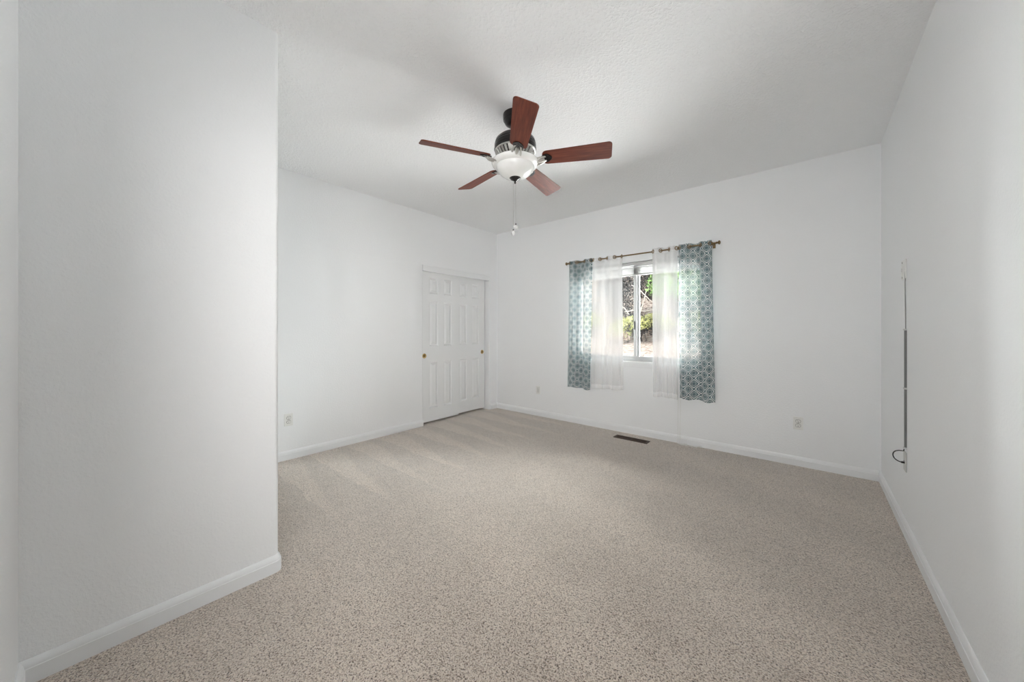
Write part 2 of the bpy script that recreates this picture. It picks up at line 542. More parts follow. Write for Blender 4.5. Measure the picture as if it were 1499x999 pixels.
mb.box(L((WX0 + 0.001, YB - 0.0, WZ0 - 0.002)), L((WX1 - 0.001, YB + 0.062, WZ0 + 0.004)))
mb.build('window_sill', TRIM, win, bevel=(0.004, 3))
mb = MB(); mb.box(L((WX0 - 0.015, YB - 0.010, WZ0 - 0.062)), L((WX1 + 0.015, YB, WZ0 - 0.018))); mb.build('apron', TRIM, win, bevel=(0.003, 2))


# ---- closet doors
def six_panel_door(name, xf, y0, y1, z0, z1, thick, label, pull_y):
    root = struct(empty(name, (xf, (y0 + y1) / 2, z0)), label)
    W = y1 - y0; cx, cy, cz = root.location
    st = 0.118 * W / 0.62; mid = 0.09 * W / 0.62
    pw = (W - 2 * st - mid) / 2
    cols = [(-W / 2 + st, -W / 2 + st + pw), (W / 2 - st - pw, W / 2 - st)]
    rows = [(0.172, 0.785), (0.99, 1.585), (1.685, 1.90)]
    ys = [-W / 2] + [c for k in cols for c in k] + [W / 2]
    zs = [0.0] + [r for k in rows for r in k] + [z1 - z0]
    mb = MB()

    def V(y, z, d): return (-d, y, z)
    for i in range(len(ys) - 1):
        for j in range(len(zs) - 1):
            a, b, c, d = ys[i], ys[i + 1], zs[j], zs[j + 1]
            if i % 2 == 1 and j % 2 == 1:
                rings = [(0, 0), (0.004, 0.001), (0.013, 0.014), (0.021, 0.014), (0.046, 0.0025), (0.050, 0.002)]
                vs = []; fs = []
                for off, dep in rings:
                    vs += [V(a + off, c + off, dep), V(b - off, c + off, dep), V(b - off, d - off, dep), V(a + off, d - off, dep)]
                for k in range(len(rings) - 1):
                    for q in range(4):
                        r = (q + 1) % 4
                        fs.append((k * 4 + q, k * 4 + r, (k + 1) * 4 + r, (k + 1) * 4 + q))
                k = (len(rings) - 1) * 4; fs.append((k, k + 1, k + 2, k + 3))
                mb.add(vs, fs)
            else:
                mb.add([V(a, c, 0), V(b, c, 0), V(b, d, 0), V(a, d, 0)], [(0, 1, 2, 3)])
    h = z1 - z0
    mb.add([V(-W / 2, 0, 0), V(W / 2, 0, 0), V(W / 2, h, 0), V(-W / 2, h, 0), V(-W / 2, 0, thick), V(W / 2, 0, thick), V(W / 2, h, thick), V(-W / 2, h, thick)],
           [(0, 1, 5, 4), (1, 2, 6, 5), (2, 3, 7, 6), (3, 0, 4, 7), (4, 5, 6, 7)])
    # weld
    me_o = mb.build('door_panel', DOORP, root)
    bm = bmesh.new(); bm.from_mesh(me_o.data); bmesh.ops.remove_doubles(bm, verts=bm.verts, dist=1e-5)
    bmesh.ops.recalc_face_normals(bm, faces=bm.faces[:]); bm.to_mesh(me_o.data); bm.free()
    p = MB()
    p.lathe([(0.0, 0.0006), (0.017, 0.0006), (0.020, 0.0015), (0.023, 0.004), (0.027, 0.0045), (0.030, 0.003), (0.031, 0.0002)], 28,
            (0.0, pull_y - cy, 0.868), 'X', False)
    pull = p.build('door_handle', BRASS, root, smooth=60); pull['label'] = 'round brass finger pull'
    q = MB(); q.lathe([(0, 0.0011), (0.016, 0.0011)], 24, (0.0, pull_y - cy, 0.868), 'X', False)
    q.build('pull_dish', BRASS_DARK, pull, smooth=60)
    return root


six_panel_door('door_1', XL - 0.030, CY0 + 0.004, 3.345, 0.030, 2.02, 0.033, 'front white six-panel sliding closet door with brass pull', CY0 + 0.045)
six_panel_door('door_2', XL - 0.082, 3.285, CY1 - 0.020, 0.030, 2.02, 0.033, 'rear white six-panel sliding closet door nearer the corner', CY1 - 0.075)
mb = MB(); mb.box((XL - 0.022, CY0 + 0.001, 1.998), (XL + 0.004, CY1 - 0.001, CZ1 - 0.002)); mb.box((XL - 0.125, CY0 + 0.001, 2.03), (XL - 0.022, CY1 - 0.001, CZ1 - 0.002))
struct(mb.build('trim_1', TRIM, bevel=(0.003, 2)), 'white fascia board hiding the closet door track')

# ---------------------------------------------------------------- ceiling fan
FX, FY = -1.588, 1.918
fan = tag(empty('ceiling_fan', (FX, FY, ZC)), 'five-blade ceiling fan with cherry wood blades and frosted bowl light', 'ceiling fan')


def fz(z): return z - ZC


mb = MB(); mb.lathe([(0.030, fz(2.674)), (0.052, fz(2.679)), (0.072, fz(2.694)), (0.079, fz(2.710)), (0.080, fz(2.714)), (0.084, fz(2.716)), (0.086, fz(2.735)), (0.086, fz(2.755))], 40)
mb.build('canopy', BRONZE, fan, smooth=40)
mb = MB(); mb.lathe([(0.0135, fz(2.58)), (0.0135, fz(2.68))], 20); mb.lathe([(0.02, fz(2.60)), (0.028, fz(2.61)), (0.028, fz(2.63)), (0.02, fz(2.64))], 20); mb.build('downrod', BRONZE, fan, smooth=40)
mb = MB(); mb.lathe([(0.128, fz(2.492)), (0.146, fz(2.498)), (0.149, fz(2.506)), (0.149, fz(2.512)), (0.144, fz(2.515)), (0.147, fz(2.519)), (0.147, fz(2.542)), (0.142, fz(2.549)), (0.144, fz(2.553)), (0.138, fz(2.572)),
                     (0.118, fz(2.590)), (0.085, fz(2.602)), (0.035, fz(2.606)), (0.0, fz(2.606))], 56)
mb.build('motor_housing', BRONZE, fan, smooth=35)
# vented lower shell: pewter ribs with dark slots between them
R0, Z0, R1, Z1 = 0.088, 2.437, 0.142, 2.496
mb = MB(); mb.lathe([(R0 - 0.006, fz(Z0)), (R0 + 0.5 * (R1 - R0) - 0.006, fz(Z0 + 0.5 * (Z1 - Z0) - 0.008)), (R1 - 0.008, fz(Z1))], 48, caps=False)
mb.build('vent_core', BRONZE, fan, smooth=60)
mb = MB()
NR = 30
for i in range(NR):
    a0 = 2 * PI * i / NR; da = 2 * PI / NR * (0.62 if i % 6 else 1.0)
    vs = []; K = 6
    for k in range(K + 1):
        t = k / K
        r = R0 + (R1 - R0) * t; z = fz(Z0 + (Z1 - Z0) * t - 0.010 * math.sin(PI * t))
        for q in (0, 1):
            a = a0 + da * q
            vs.append((r * math.cos(a), r * math.sin(a), z)); vs.append(((r - 0.006) * math.cos(a), (r - 0.006) * math.sin(a), z + 0.003))
    fs = []
    for k in range(K):
        b = k * 4; c = b + 4
        fs += [(b, b + 2, c + 2, c), (b, c, c + 1, b + 1), (b + 2, b + 3, c + 3, c + 2)]
    mb.add(vs, fs)
mb.lathe([(R1 - 0.004, fz(Z1 - 0.008)), (R1 + 0.002, fz(Z1 - 0.006)), (R1 + 0.003, fz(Z1))], 56, caps=False)
mb.lathe([(R0 - 0.004, fz(Z0 - 0.004)), (R0 + 0.004, fz(Z0 - 0.002)), (R0 + 0.008, fz(Z0 + 0.006))], 48, caps=False)
mb.build('vented_shell', PEWTER, fan, smooth=40)
mb = MB(); mb.lathe([(0.060, fz(2.395)), (0.074, fz(2.402)), (0.080, fz(2.412)), (0.080, fz(2.428)), (0.084, fz(2.434)), (0.084, fz(2.440)), (0.06, fz(2.444))], 40); mb.build('switch_housing', BRONZE, fan, smooth=40)
mb = MB()
mb.lathe([(0.020, fz(2.306)), (0.050, fz(2.309)), (0.082, fz(2.321)), (0.108, fz(2.341)), (0.126, fz(2.362)), (0.1345, fz(2.380)), (0.1350, fz(2.386)), (0.141, fz(2.3875)), (0.153, fz(2.392)), (0.163, fz(2.402)), (0.1675, fz(2.413)), (0.1675, fz(2.418)),
          (0.163, fz(2.423)), (0.145, fz(2.424)), (0.110, fz(2.425)), (0.078, fz(2.424))], 64, caps=False)
bowl = mb.build('lamp_shade', BOWL, fan, smooth=60); bowl['label'] = 'frosted white glass bowl'
mb = MB(); mb.lathe([(0.0, fz(2.268)), (0.006, fz(2.270)), (0.008, fz(2.277)), (0.005, fz(2.283)), (0.014, fz(2.290)), (0.030, fz(2.297)), (0.041, fz(2.308)), (0.041, fz(2.313)), (0.02, fz(2.318))], 32); mb.build('finial', BRONZE, fan, smooth=50)

PH = 26.72; PITCH = math.radians(-17); RB = 0.660; ZB = 2.428


def blade_mesh():
    r0, r1, w0, w1 = 0.195, RB, 0.118, 0.146
    pts = []
    cr = 0.024
    for k in range(7): a = -PI / 2 + PI / 2 * k / 6; pts.append((r1 - cr + cr * math.cos(a), -w1 / 2 + cr + cr * math.sin(a)))
    for k in range(7): a = PI / 2 * k / 6; pts.append((r1 - cr + cr * math.cos(a), w1 / 2 - cr + cr * math.sin(a)))
    cr = 0.032
    for k in range(7): a = PI / 2 + PI / 2 * k / 6; pts.append((r0 + cr + cr * math.cos(a), w0 / 2 - cr + cr * math.sin(a)))
    for k in range(7): a = PI + PI / 2 * k / 6; pts.append((r0 + cr + cr * math.cos(a), -w0 / 2 + cr + cr * math.sin(a)))
    mb = MB(); mb.prism(pts, 0.006, Matrix.Identity(4)); return mb


blade_proto = iron_proto = None
for i in range(5):
    ang = math.radians(PH + 72 * i)
    Mx = Matrix.Translation((0, 0, fz(ZB))) @ Matrix.Rotation(ang, 4, 'Z') @ Matrix.Rotation(PITCH, 4, 'X')
    if blade_proto is None:
        blade_proto = blade_mesh().build('blade', WOOD, fan, bevel=(0.0015, 2))
        uvl = blade_proto.data.uv_layers.new(name='UVMap')
        for lp in blade_proto.data.loops:
            co = blade_proto.data.vertices[lp.vertex_index].co; uvl.data[lp.index].uv = (co.x, co.y)
        blade = blade_proto
        # blade iron: a forked pewter arm that curves out of the hub and ends in a rounded plate under the blade
        mb = MB()
        for s in (-1, 1):
            arm = []
            for k in range(11):
                t = k / 10
                arm.append((0.085 + 0.135 * t, s * (0.010 + 0.020 * math.sin(PI * t * 0.9)), -0.006 - 0.020 * math.sin(PI * t) + 0.004 * t))
            mb.tube(arm, [0.0062] * 11, 8)
        plate = []
        for k in range(25):
            a = PI / 2 - PI * k / 24
            plate.append((0.222 + 0.034 * math.cos(a) + 0.004 * math.cos(3 * a), 0.038 * math.sin(a)))
        plate += [(0.200, -0.030), (0.180, -0.014), (0.180, 0.014), (0.200, 0.030)]
        mb.tube([(0.10 + 0.012 * k, 0, -0.010 - 0.014 * math.sin(PI * k / 9)) for k in range(10)], [0.010, 0.010, 0.009, 0.008, 0.008, 0.009, 0.011, 0.013, 0.014, 0.010], 8)
        iron = iron_proto = mb.build('blade_iron', PEWTER, fan, smooth=40)
        sc_ = MB()
        for px_, py_ in ((0.240, 0.0), (0.222, 0.020), (0.222, -0.020)):
            sc_.lathe([(0.0045, -0.0085), (0.0055, -0.0075), (0.0055, -0.0055)], 10, (px_, py_, 0))
        scr = sc_.build('screw', BRONZE, iron, smooth=40)
        pad = MB(); pad.prism(plate, 0.0055, Matrix.Translation((0, 0, -0.0058)))
        padp = pad.build('mounting_plate', BRONZE, iron, bevel=(0.001, 2)); padp['label'] = 'dark rounded end plate'
    else:
        blade = blade_proto.copy(); COL.objects.link(blade); blade.parent = fan
        iron = iron_proto.copy(); COL.objects.link(iron); iron.parent = fan
        for src in (scr, padp):
            c = src.copy(); COL.objects.link(c); c.parent = iron
    blade.matrix_local = Mx; iron.matrix_local = Mx

# pull chains with glass fobs
for k, (cx, cy, zb) in enumerate(((0.010, -0.006, 1.958), (-0.004, -0.016, 1.918))):
    mb = MB(); n = 150
    mb.tube([(cx, cy, fz(2.275)), (cx, cy, fz(zb + 0.02))], 0.0007, 5)
    zz = 2.275
    while zz > zb + 0.02:
        mb.lathe([(0, fz(zz + .0016)), (0.0016, fz(zz)), (0, fz(zz - .0016))], 6, (cx, cy, 0), caps=False); zz -= 0.0045
    ch = mb.build('pull_chain', STEEL, fan)
    f = MB(); f.lathe([(0, fz(zb - 0.018)), (0.010, fz(zb - 0.015)), (0.0165, fz(zb - 0.004)), (0.0165, fz(zb + 0.004)), (0.010, fz(zb + 0.014)), (0.004, fz(zb + 0.017)), (0, fz(zb + 0.018))], 14, (cx, cy, 0), caps=False)
    f.build('glass_fob', CRYSTAL, ch, smooth=20)
    f = MB(); f.lathe([(0.004, fz(zb + 0.014)), (0.006, fz(zb + 0.017)), (0.006, fz(zb + 0.021)), (0.002, fz(zb + 0.027))], 12, (cx, cy, 0)); f.build('fob_cap', BRONZE, ch, smooth=40)

# ---------------------------------------------------------------- curtain rod and curtains
RY, RZ = 4.03, 2.112
RX0, RX1 = -2.425, -0.715
rod = tag(empty('curtain_rod', ((RX0 + RX1) / 2, RY, RZ)), 'thin antique brass curtain rod with round end knobs above the window', 'curtain rod')
rx = (RX0 + RX1) / 2
mb = MB(); mb.tube([(RX0 - rx, 0, 0), (-0.1, 0, 0), (RX1 - rx, 0, 0)], 0.0075, 14); mb.build('rod', BRASS_DARK, rod, smooth=60)
for s, xe in ((-1, RX0), (1, RX1)):
    mb = MB()
    prof = [(0.0, 0.042), (0.010, 0.041), (0.018, 0.036), (0.021, 0.030), (0.018, 0.024), (0.009, 0.019), (0.007, 0.012), (0.012, 0.009), (0.012, 0.004), (0.008, 0.0)]
    mb.lathe([(r, s * z) for r, z in prof], 22, (xe - rx, 0, 0), 'X'); mb.build('finial', BRASS_DARK, rod, smooth=50)
    mb = MB(); xb = xe - s * 0.03 - rx
    mb.tube([(xb, YB - RY - 0.004, -0.01), (xb, 0.03, -0.014), (xb, 0.0, -0.012)], 0.006, 8); mb.box((xb - 0.012, YB - RY - 0.005, -0.035), (xb + 0.012, YB - RY, 0.02)); mb.torus((xb, 0, 0), (1, 0, 0), 0.0115, 0.004, 16, 6)
    mb.build('bracket', BRASS_DARK, rod, smooth=50)


def curtain(name, mat, xt0, xt1, xb0, xb1, ztop, zbot, n, sgn, amp, label, group, seed, drop=0.0):
    rnd = random.Random(seed)
    NX, NZ = 120, 60
    ph1, ph2, ph3 = [rnd.uniform(0, 6.28) for _ in range(3)]
    root = empty(name, ((xt0 + xt1) / 2, RY, zbot)); tag(root, label, 'curtain', group)
    cx, cy, cz = root.location

    def P(t, s):       # s: 0 bottom, 1 top
        x0 = xb0 + (xt0 - xb0) * s; x1 = xb1 + (xt1 - xb1) * s
        tt = t + 0.020 * math.sin(2 * PI * t * 1.5 + ph1) * (1 - s)
        x = x0 + (x1 - x0) * tt
        am = amp * (0.78 + 0.22 * s)
        y = -sgn * am * math.sin(PI * n * t) + (1 - s) * (0.006 * math.sin(2 * PI * t * 5.3 + ph2 + 2 * s) + 0.006 * math.sin(3 * s + ph3))
        y += 0.003 * (1 - s) * math.sin(2 * PI * t * 11 + ph3)
        sag = 0.010 * s ** 14 * (math.cos(2 * PI * n * t) - 1) * 0.5
        z = zbot + (ztop - zbot) * s + sag - drop * t * (1 - s) + (1 - s) * 0.006 * math.sin(2 * PI * t * 2.2 + ph2)
        return Vector((x, RY + y, z))
    vs = []; uvs = []
    # cloth coordinate measured along the cloth (same for every height)
    acc = [0.0]
    for i in range(1, NX + 1):
        acc.append(acc[-1] + (P(i / NX, 1.0).xy - P((i - 1) / NX, 1.0).xy).length)
    for j in range(NZ + 1):
        s = j / NZ
        for i in range(NX + 1):
            p = P(i / NX, s); vs.append((p.x - cx, p.y - cy, p.z - cz)); uvs.append((acc[i], (ztop - zbot) * s))
    fs = []
    for j in range(NZ):
        for i in range(NX):
            a = j * (NX + 1) + i; fs.append((a, a + 1, a + NX + 2, a + NX + 1))
    mb = MB(); mb.add(vs, fs)
    o = mb.build('cloth', mat, root, fix=False, smooth=180)
    uvl = o.data.uv_layers.new(name='UVMap')
    for lp in o.data.loops: uvl.data[lp.index].uv = uvs[lp.vertex_index]
    for k in range(0, n + 1):
        t = min(max(k / n, 0.035), 0.965)
        s = (RZ - zbot) / (ztop - zbot)
        a, b = P(t - 0.01, s), P(t + 0.01, s); d = (b - a); d.z = 0; d.normalize()
        nrm = Vector((-d.y, d.x, 0)); c = P(t, s)
        g = MB(); g.torus((c.x - cx, c.y - cy, RZ - cz), nrm, 0.0185, 0.0048, 26, 8)
        g.build('grommet', BRASS_DARK, root, smooth=60)
    return root


G1, G2 = 'teal trellis print curtains at the window ends', 'white sheer curtains beside the bare middle of the window'
curtain('patterned_curtain', TRELLIS, -2.412, -2.075, -2.435, -2.105, 2.140, 0.492, 3, 1, 0.034, 'leftmost teal trellis print curtain, partly tucked behind the left sheer', G1, 1, 0.012)
curtain('sheer_curtain', SHEER, -2.070, -1.690, -2.100, -1.683, 2.138, 0.500, 4, 1, 0.032, 'left white sheer curtain between the teal print panel and the bare glass', G2, 2, -0.020)
curtain('sheer_curtain', SHEER, -1.340, -1.074, -1.340, -1.068, 2.150, 0.492, 3, 1, 0.032, 'right white sheer curtain between the bare glass and the teal print panel', G2, 3, 0.0)
curtain('patterned_curtain', TRELLIS, -1.065, -0.752, -1.062, -0.715, 2.148, 0.505, 3, 1, 0.036, 'rightmost teal trellis print curtain hanging next to the rod end', G1, 4, 0.010)

# ---- raised mini blind inside the window opening
bl = tag(empty('window_blind', ((WX0 + WX1) / 2, YB + 0.030, WZ1)), 'white mini blind drawn up to the top of the window opening', 'blind')
bcx = bl.location.x


def Bz(z): return z - WZ1


hw = (WX1 - WX0) / 2 - 0.008
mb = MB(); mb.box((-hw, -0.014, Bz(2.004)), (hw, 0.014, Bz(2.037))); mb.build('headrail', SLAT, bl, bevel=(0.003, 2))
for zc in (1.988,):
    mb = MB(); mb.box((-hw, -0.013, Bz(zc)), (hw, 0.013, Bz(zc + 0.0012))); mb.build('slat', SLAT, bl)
first = None
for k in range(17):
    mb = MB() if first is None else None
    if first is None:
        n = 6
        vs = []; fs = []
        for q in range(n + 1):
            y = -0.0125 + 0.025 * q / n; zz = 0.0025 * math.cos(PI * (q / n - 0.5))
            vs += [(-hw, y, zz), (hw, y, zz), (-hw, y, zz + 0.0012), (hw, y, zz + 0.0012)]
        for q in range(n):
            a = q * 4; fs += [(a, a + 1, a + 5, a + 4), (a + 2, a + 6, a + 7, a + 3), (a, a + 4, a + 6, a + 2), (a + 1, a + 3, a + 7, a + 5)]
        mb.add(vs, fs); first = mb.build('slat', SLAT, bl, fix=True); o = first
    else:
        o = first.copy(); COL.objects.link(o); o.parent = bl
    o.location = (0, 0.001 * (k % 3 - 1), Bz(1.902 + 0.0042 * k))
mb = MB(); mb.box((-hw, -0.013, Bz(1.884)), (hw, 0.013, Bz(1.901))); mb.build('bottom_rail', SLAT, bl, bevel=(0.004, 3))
for xq in (-0.6, -0.2, 0.25, 0.6):
    mb = MB(); mb.tube([(xq, -0.0135, Bz(2.005)), (xq, -0.0135, Bz(1.90))], 0.0009, 5); mb.build('ladder_cord', CORD, bl)
# lift cord: falls behind the right-hand curtains to a loose coil on the carpet
for k, dx in enumerate((0.0, 0.022)):
    mb = MB(); xs = -1.085 - bcx + dx
    pts = [(xs, -0.016, Bz(2.01)), (xs, -0.045, Bz(1.6)), (xs, -0.062, Bz(0.9)), (xs, -0.060, Bz(0.45)), (xs - 0.004 + 0.003 * k, -0.060, Bz(0.20)), (xs - 0.004, -0.064, Bz(0.07)), (xs, -0.075, Bz(0.008))]
    rr = random.Random(k + 11)
    for q in range(14):
        a = q * 0.75 + k
        pts.append((xs + 0.03 + 0.055 * math.cos(a) + 0.012 * q * (1 if k else 0.5), -0.085 - 0.018 * math.sin(a) - 0.003 * (q % 3), Bz(0.006 + 0.002 * (q % 2))))
    # smooth the polyline
    P3 = [Vector(p) for p in pts]; sm = []
    for i in range(len(P3) - 1):
        p0, p1, p2, p3 = P3[max(i - 1, 0)], P3[i], P3[i + 1], P3[min(i + 2, len(P3) - 1)]
        for q in range(5):
            t = q / 5
            sm.append(0.5 * ((2 * p1) + (p2 - p0) * t + (2 * p0 - 5 * p1 + 4 * p2 - p3) * t * t + (3 * p1 - p0 - 3 * p2 + p3) * t ** 3))
    sm.append(P3[-1])
    mb.tube(sm, 0.0019, 6); cd = mb.build('lift_cord', CORD, bl, smooth=80)
    e = P3[-1]
    tz = MB(); tz.lathe([(0.003, 0.0), (0.008, 0.006), (0.009, 0.028), (0.004, 0.036)], 12, (e.x + 0.002, e.y, 0), 'X'); tz_o = tz.build('tassel', CORD, cd, smooth=50)
    tz_o.location = (0, 0, e.z + 0.004)


# ---------------------------------------------------------------- wall plates
def facing(loc, normal):
    """local x along the wall, local y up, local z out of the wall"""
    n = Vector(normal); up = Vector((0, 0, 1)); x = up.cross(n)
    return Matrix(((x.x, up.x, n.x, loc[0]), (x.y, up.y, n.y, loc[1]), (x.z, up.z, n.z, loc[2]), (0, 0, 0, 1)))


def outlet(loc, normal, label):
    root = empty('wall_outlet'); root.matrix_world = facing(loc, normal); tag(root, label, 'outlet', 'duplex outlets on the walls')
    mb = MB(); mb.prism(rrect(0.072, 0.116, 0.004), 0.0055, Matrix.Identity(4)); mb.build('cover_plate', PLASTIC, root, bevel=(0.0022, 3))
    for s in (1, -1):
        pts = []
        for k in range(32):
            a = 2 * PI * k / 32; pts.append((0.0172 * math.cos(a), max(-0.0138, min(0.0138, 0.0172 * math.sin(a))) + s * 0.0195))
        mb = MB(); mb.prism(pts, 0.0028, Matrix.Translation((0, 0, 0.0053))); f = mb.build('socket', PLASTIC, root, bevel=(0.0006, 2))
        rim = MB(); rim.tube([(x * 1.05, (y - s * 0.0195) * 1.06 + s * 0.0195, 0.0056) for x, y in pts], 0.0013, 6, True); rim.build('rim_gap', COVERG, f)
        mb = MB()
        mb.box((-0.0075, s * 0.0195 + 0.000, 0.0079), (-0.0052, s * 0.0195 + 0.0090, 0.0084)); mb.box((0.0050, s * 0.0195 + 0.0010, 0.0079), (0.0070, s * 0.0195 + 0.0085, 0.0084))
        mb.lathe([(0.0027, 0.0079), (0.0027, 0.0084)], 12, (0, s * 0.0195 - 0.0065, 0)); mb.build('slot', SLOT, f)
    mb = MB(); mb.lathe([(0.0035, 0.0053), (0.0035, 0.0062), (0.0025, 0.0068)], 12); mb.build('screw', SCREW, root, smooth=40)
    return root


outlet((XL, 1.190, 0.378), (1, 0, 0), 'white outlet on the closet wall near the projecting corner')
outlet((-2.980, YB, 0.373), (0, -1, 0), 'white outlet on the window wall between closet corner and curtains')
outlet((-0.074, YB, 0.386), (0, -1, 0), 'white outlet on the window wall right of the curtains')

# two-gang plate high on the right wall
pl = empty('wall_plate'); pl.matrix_world = facing((XR, 3.203, 1.603), (-1, 0, 0)); tag(pl, 'white two-gang wall plate high on the right wall above the cable cover', 'wall plate')
mb = MB(); mb.prism(rrect(0.122, 0.118, 0.005), 0.006, Matrix.Identity(4)); mb.build('cover_plate', PLASTIC, pl, bevel=(0.002, 3))
for sx in (-0.030,):
    mb = MB(); mb.prism(rrect(0.030, 0.058, 0.002), 0.0025, Matrix.Translation((sx, 0, 0.0058))); mb.build('insert', PLASTIC, pl, bevel=(0.0008, 2))
    mb = MB(); mb.box((sx - 0.009, -0.012, 0.0081), (sx + 0.009, 0.012, 0.0088)); mb.build('port', PLATE_GREY, pl)
    for sy in (-0.046, 0.046):
        mb = MB(); mb.lathe([(0.0062, 0.0058), (0.0062, 0.0068), (0.004, 0.0078)], 12, (sx, sy, 0)); mb.build('screw', GREYC, pl, smooth=40)
# cord from the plate, the cover strip it runs in, and the loop at its foot
mb = MB(); mb.tube([(XR - 0.004, 3.152, 1.585), (XR - 0.006, 3.150, 1.52), (XR - 0.0035, 3.150, 1.24)], 0.0026, 8)
tag(mb.build('cable', GREYC, smooth=60), 'thin grey cable running down the right wall from the two-gang plate', 'cable')
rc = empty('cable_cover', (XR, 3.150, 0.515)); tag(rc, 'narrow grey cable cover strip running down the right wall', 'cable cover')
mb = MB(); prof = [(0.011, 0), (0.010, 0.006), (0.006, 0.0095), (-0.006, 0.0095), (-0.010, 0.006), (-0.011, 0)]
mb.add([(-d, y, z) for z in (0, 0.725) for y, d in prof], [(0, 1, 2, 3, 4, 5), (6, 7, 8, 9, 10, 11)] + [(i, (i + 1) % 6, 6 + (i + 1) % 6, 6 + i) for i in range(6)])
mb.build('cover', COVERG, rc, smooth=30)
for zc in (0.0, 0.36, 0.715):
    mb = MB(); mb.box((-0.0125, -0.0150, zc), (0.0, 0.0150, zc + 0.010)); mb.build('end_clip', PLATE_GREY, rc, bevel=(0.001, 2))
pts = []
for k in range(25):
    a = PI * k / 24
    pts.append((XR - 0.010 - 0.042 * math.sin(a) ** 0.8, 3.165 + 0.02 * math.sin(a), 0.498 - 0.062 * (1 - math.cos(a)) / 2 * 1.15))
mb = MB(); mb.tube([(XR - 0.006, 3.152, 0.530)] + pts + [(XR - 0.002, 3.165, 0.424)], 0.0030, 8); mb.lathe([(0.006, 0), (0.006, 0.012), (0.0045, 0.016)], 12, (XR - 0.020, 3.168, 0.4275), 'X')
tag(mb.build('loop_cable', BLACKC, smooth=60), 'short black cable looping out below the cable cover strip', 'cable')
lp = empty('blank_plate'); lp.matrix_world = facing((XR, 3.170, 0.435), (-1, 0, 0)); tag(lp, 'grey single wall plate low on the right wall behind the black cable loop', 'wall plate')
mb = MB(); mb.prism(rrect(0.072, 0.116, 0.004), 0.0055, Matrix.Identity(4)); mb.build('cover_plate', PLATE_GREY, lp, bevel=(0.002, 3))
mb = MB(); mb.lathe([(0.0055, 0.0052), (0.0055, 0.010), (0.004, 0.011)], 12); mb.build('jack', SCREW, lp)

# ---------------------------------------------------------------- floor register
vx0, vx1, vy0, vy1 = -1.722, -1.338, 3.845, 3.955
vt = empty('floor_register', ((vx0 + vx1) / 2, (vy0 + vy1) / 2, 0)); tag(vt, 'dark brown metal floor register in the carpet below the window', 'floor vent')
W, D = vx1 - vx0, vy1 - vy0
mb = MB()
mb.box((-W / 2, -D / 2, 0), (W / 2, -D / 2 + 0.015, 0.007)); mb.box((-W / 2, D / 2 - 0.015, 0), (W / 2, D / 2, 0.007))
mb.box((-W / 2, -D / 2 + 0.015, 0), (-W / 2 + 0.024, D / 2 - 0.015, 0.007)); mb.box((W / 2 - 0.024, -D / 2 + 0.015, 0), (W / 2, D / 2 - 0.015, 0.007))
mb.box((-0.006, -D / 2 + 0.015, 0), (0.006, D / 2 - 0.015, 0.007))
mb.build('frame', VENTB, vt, bevel=(0.002, 2))
mb = MB(); mb.box((-W / 2 + 0.01, -D / 2 + 0.01, 0.0005), (W / 2 - 0.01, D / 2 - 0.01, 0.001)); mb.build('duct_opening', VENTD, vt)
sl = None
for side in (-1, 1):
    for k in range(11):
        x = side * (0.018 + 0.0142 * k)
        if sl is None:
            mb = MB(); mb.add([(-0.0015, -D / 2 + 0.014, 0.006), (0.0015, -D / 2 + 0.014, 0.006), (0.0035, -D / 2 + 0.014, 0.001), (0.0005, -D / 2 + 0.014, 0.001),
                               (-0.0015, D / 2 - 0.014, 0.006), (0.0015, D / 2 - 0.014, 0.006), (0.0035, D / 2 - 0.014, 0.001), (0.0005, D / 2 - 0.014, 0.001)],
                              [(0, 1, 2, 3), (4, 7, 6, 5), (0, 4, 5, 1), (1, 5, 6, 2), (2, 6, 7, 3), (3, 7, 4, 0)])
            sl = mb.build('louver', VENTB, vt); o = sl
        else:
            o = sl.copy(); COL.objects.link(o); o.parent = vt
        o.location = (x, 0, 0)


# ---------------------------------------------------------------- the garden outside
def gz(x, y):
    base = 0.0 if y < 6 else (0.98 * (y - 6) / 6.5 if y < 12.5 else 0.98 + (y - 12.5) * 0.62)
    return base - 0.05 + 0.10 * noise.noise(Vector((x * 0.5, y * 0.5, 0)))


mb = MB(); NXg, NYg = 60, 50; vs = []; fs = []
for j in range(NYg + 1):
    for i in range(NXg + 1):
        x = -16 + 26 * i / NXg; y = YB + T + 18 * (j / NYg); vs.append((x, y, gz(x, y)))
for j in range(NYg):
    for i in range(NXg):
        a = j * (NXg + 1) + i; fs.append((a, a + 1, a + NXg + 2, a + NXg + 1))
mb.add(vs, fs); struct(mb.build('ground', GROUND, smooth=180), 'dry leaf-strewn slope outside the window')


def leaves(mb, c, rad, n, size, rnd, flat=1.0):
    for _ in range(n):
        while True:
            q = Vector((rnd.uniform(-1, 1), rnd.uniform(-1, 1), rnd.uniform(-1, 1)))
            if q.length < 1: break
        q = q * (0.55 + 0.45 * rnd.random()) if rnd.random() < 0.5 else q.normalized() * rnd.uniform(0.75, 1.0)
        p = Vector((c[0] + q.x * rad[0], c[1] + q.y * rad[1], c[2] + q.z * rad[2]))
        a = Vector((rnd.gauss(0, 1), rnd.gauss(0, 1), rnd.gauss(0, 1))).normalized(); b = a.orthogonal().normalized()
        b = (Matrix.Rotation(rnd.uniform(0, 6.28), 3, a) @ b); nn = a.cross(b)
        s = size * rnd.uniform(0.6, 1.3)
        mb.add([p - a * s, p + b * s * 0.42 + nn * s * 0.12, p + a * s, p - b * s * 0.42 + nn * s * 0.12], [(0, 1, 2), (0, 2, 3)])


